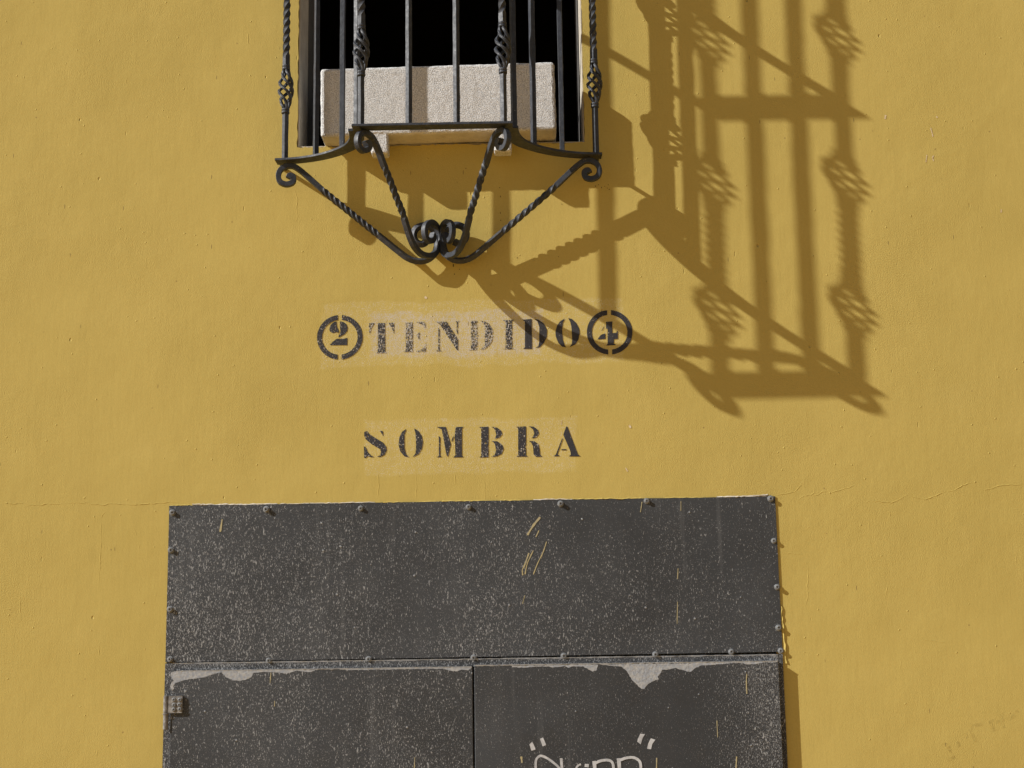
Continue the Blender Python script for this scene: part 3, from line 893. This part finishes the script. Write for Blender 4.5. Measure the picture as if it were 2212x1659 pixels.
side = [(0.2060, 0.3140), (0.2070, 0.2800), (0.2130, 0.2370), (0.2320, 0.1900), (0.2640, 0.1520), (0.3020, 0.1200), (0.3440, 0.0960), (0.3900, 0.0800), (0.4360, 0.0725), (0.4570, 0.0710)]
sidec = catmull(side, 5)
tops = []
for k in range(3):
    z = ZB + k * H
    m = MB()
    m.sweep([(AX - 0.2125 + 0.4235 * i / 8, -DB, z) for i in range(9)], 0.0187, 0.0034, (0, 0, 1), ch=0.2)
    for s in (-1, 1):
        m.sweep([(AX + s * x, -y, z + 0.0006) for x, y in sidec], 0.0200, 0.0033, (0, 0, 1), ch=0.2)
    gpart(m, 'rail')
    # short ties into the wall
    for s in (-1, 1):
        m = MB()
        m.sweep([(AX + s * 0.444, -0.0535, z), (AX + s * 0.444, 0.0005, z)], 0.007, 0.0026, (0, 0, 1))
        gpart(m, 'wall_tie')

def straight(mb, x, y, z0, z1, rot, a=A):
    n = max(3, int((z1 - z0) / 0.035))
    pts = [(x + (random.uniform(-1, 1) * 0.00035 if 0 < i < n else 0), -y + (random.uniform(-1, 1) * 0.00035 if 0 < i < n else 0), z0 + (z1 - z0) * i / n) for i in range(n + 1)]
    mb.sweep(pts, a, a, (0, -1, 0), [rot + random.uniform(-1, 1) * 0.03 for _ in pts], [random.uniform(0.97, 1.04) for _ in pts])

# plain bars
for dx, y, rot in ((-0.0632, DB, 40), (0.0635, DB, 40), (-0.3425, 0.0940, 62), (-0.2620, 0.1500, 8), (-0.2125, 0.2350, 35),
                   (0.2140, 0.2370, -25), (0.2670, 0.1530, 62), (0.3465, 0.0980, 4)):
    m = MB()
    for k in range(2):
        straight(m, AX + dx, y, ZB + k * H + 0.0042, ZB + (k + 1) * H - 0.0042, math.radians(rot))
    gpart(m, 'bar')

# basket and collar meshes, origin at the lower collar
LB = 0.131
def basket_mesh():
    m = MB()
    for r in range(4):
        pts = []
        for k in range(41):
            t = k / 40
            e = math.sin(math.pi * t) ** 1.25
            rad = 0.0050 + 0.0142 * e
            a = math.radians(45) + r * math.pi / 2 - 2 * math.pi * 0.84 * (t * 0.15 + 0.85 * (t * t * (3 - 2 * t)))
            pts.append((rad * math.cos(a), rad * math.sin(a), LB * t))
        m.sweep(pts, 0.0039, 0.0037, (0, 0, 1), [0.2] * 41, ch=0.3)
    return m
def collar_mesh():
    m = MB()
    m.lathe_z([(0.0085, -0.0075), (0.0112, -0.0068), (0.0118, -0.0045), (0.0110, -0.0012), (0.0100, -0.0002), (0.0110, 0.0010), (0.0116, 0.0040), (0.0108, 0.0066), (0.0085, 0.0075)], (0, 0), 16)
    return m
first = True
for dx, y, rot in ((-0.1900, DB, 42), (0.1875, DB, 38), (-0.4335, 0.067, 45), (0.4420, 0.069, 52)):
    x = AX + dx
    r0 = math.radians(rot)
    bar = None
    for k in range(2):
        zb = ZB + k * H
        m = MB()
        straight(m, x, y, zb + 0.0042, zb + 0.150, r0)
        if bar is None:
            bar = gpart(m, 'twisted_bar')
        else:
            gpart(m, 'shaft', bar)
        m = MB()
        straight(m, x, y, zb + H - 0.150, zb + H - 0.0042, r0)
        gpart(m, 'shaft', bar)
        za, zt, n = zb + 0.281, zb + H - 0.281, 150
        pts, tw = [], []
        for i in range(n + 1):
            t = i / n
            z = za + (zt - za) * t
            u = min(1, max(0, (z - (zb + 0.314)) / (H - 0.628)))
            pts.append((x, -y, z))
            tw.append(r0 - u * math.pi * 3.5)
        m = MB()
        m.sweep(pts, A * 1.13, A * 1.13, (0, -1, 0), tw, ch=0.05)
        gpart(m, 'shaft', bar)
    for k in range(2):
        for z0 in (0.150, H - 0.281):
            loc = (dx, -y + 0.05, k * H + z0)
            if first:
                bk0 = basket_mesh().build('basket', IRON, bar)
                cl0 = collar_mesh().build('collar', IRON, bar)
                bk0.location = loc
                cl0.location = loc
                first = False
            else:
                copy_to(bk0, bar, loc)
                copy_to(cl0, bar, loc)
            copy_to(cl0, bar, (loc[0], loc[1], loc[2] + LB))

# braces
INNER = [(0.0185, 3.2945), (0.0277, 3.3005), (0.0340, 3.2940), (0.0257, 3.2815), (0.0091, 3.2745), (-0.0054, 3.2780), (-0.0137, 3.2930), (-0.0077, 3.3126), (0.0129, 3.3255), (0.038, 3.3252), (0.0549, 3.3157), (0.0677, 3.3024), (0.0806, 3.2853), (0.0956, 3.2623), (0.1064, 3.2489), (0.1302, 3.2171), (0.1542, 3.1824), (0.1806, 3.148), (0.1894, 3.1312), (0.2027, 3.1067), (0.216, 3.0844), (0.2339, 3.0646), (0.2609, 3.0515), (0.2883, 3.0508), (0.3186, 3.0596), (0.3401, 3.079), (0.3491, 3.1072), (0.3460, 3.1321), (0.333, 3.1486), (0.310, 3.1516), (0.2888, 3.1388), (0.2818, 3.1203), (0.287, 3.1015), (0.3023, 3.0955), (0.3169, 3.1017), (0.3207, 3.1131), (0.3144, 3.1167)]
OUTER = [(0.0105, 3.2870), (0.0151, 3.2941), (0.0243, 3.2895), (0.0224, 3.2752), (0.0056, 3.2687), (-0.0117, 3.2755), (-0.0174, 3.2925), (-0.0122, 3.3097), (0.0039, 3.3215), (0.0228, 3.3225), (0.0392, 3.3134), (0.0584, 3.2976), (0.083, 3.2752), (0.1048, 3.2556), (0.1458, 3.221), (0.1867, 3.1875), (0.2275, 3.1541), (0.2629, 3.1252), (0.29, 3.103), (0.3172, 3.0808), (0.3416, 3.0623), (0.366, 3.0527), (0.3905, 3.0534), (0.4093, 3.0631), (0.4227, 3.0802), (0.4277, 3.1057), (0.4240, 3.1313), (0.4101, 3.1509), (0.3888, 3.156), (0.369, 3.1474), (0.3607, 3.1275), (0.3676, 3.1088), (0.3829, 3.1015), (0.3956, 3.1081)]
def brace(P2, A0, B0, u0, u1, turns, s):
    A0, B0 = Vector(A0), Vector(B0)
    L = (B0 - A0).length
    d = (B0 - A0) / L
    q = catmull(P2, 7)
    # densify the straight, twisted run
    path, seen = [], []
    lo_ = min(i for i, p in enumerate(q) if p[1] > 3.30 and p[0] > 0.03)
    for i in range(len(q) - 1):
        n = 8 if (i > lo_ and u0 - 0.02 < q[i][0] < u1 + 0.02 and 3.10 < q[i][1] < 3.28 and q[i + 1][1] < q[i][1]) else 1
        for k in range(n):
            t = k / n
            path.append((q[i][0] + (q[i + 1][0] - q[i][0]) * t, q[i][1] + (q[i + 1][1] - q[i][1]) * t, i > lo_))
    path.append((q[-1][0], q[-1][1], True))
    pts, tw, sc_ = [], [], []
    N = len(path)
    top_u = 0
    state = 0.0
    for i, (u, z, on) in enumerate(path):
        if on and i > lo_:
            t = min(1, max(0, (u - u0) / (u1 - u0)))
            state = max(state, t)
        pts.append((AX + s * (A0.x + d.x * u), A0.y + d.y * u, z))
        tw.append(s * state * turns * 2 * math.pi)
        e = min(i, N - 1 - i) / 30.0
        sc_.append(1.0 if e > 1 else 1.12 - 0.12 * e)
    nrm = (d.y, -s * d.x, 0)
    m = MB()
    m.sweep(pts, A * 1.08, A * 1.12, nrm, tw, sc_)
    return gpart(m, 'brace')
for s in (-1, 1):
    brace(INNER, (0.1900, -DB), (0.0, -0.034), 0.100, 0.190, 1.75, s)
    brace(OUTER, (0.4325, -DE), (0.0, -0.020), 0.104, 0.262, 2.6 if s < 0 else 2.1, s)
# clamp where the four scrolls meet, with a stub into the wall
m = MB()
m.box(AX - 0.0085, AX + 0.0085, -0.046, -0.008, 3.0975, 3.1215)
gpart(m, 'clamp')
m = MB()
m.sweep([(AX, -0.0085, 3.1095), (AX, 0.0005, 3.1095)], 0.006, 0.006, (0, 0, 1))
gpart(m, 'wall_tie')
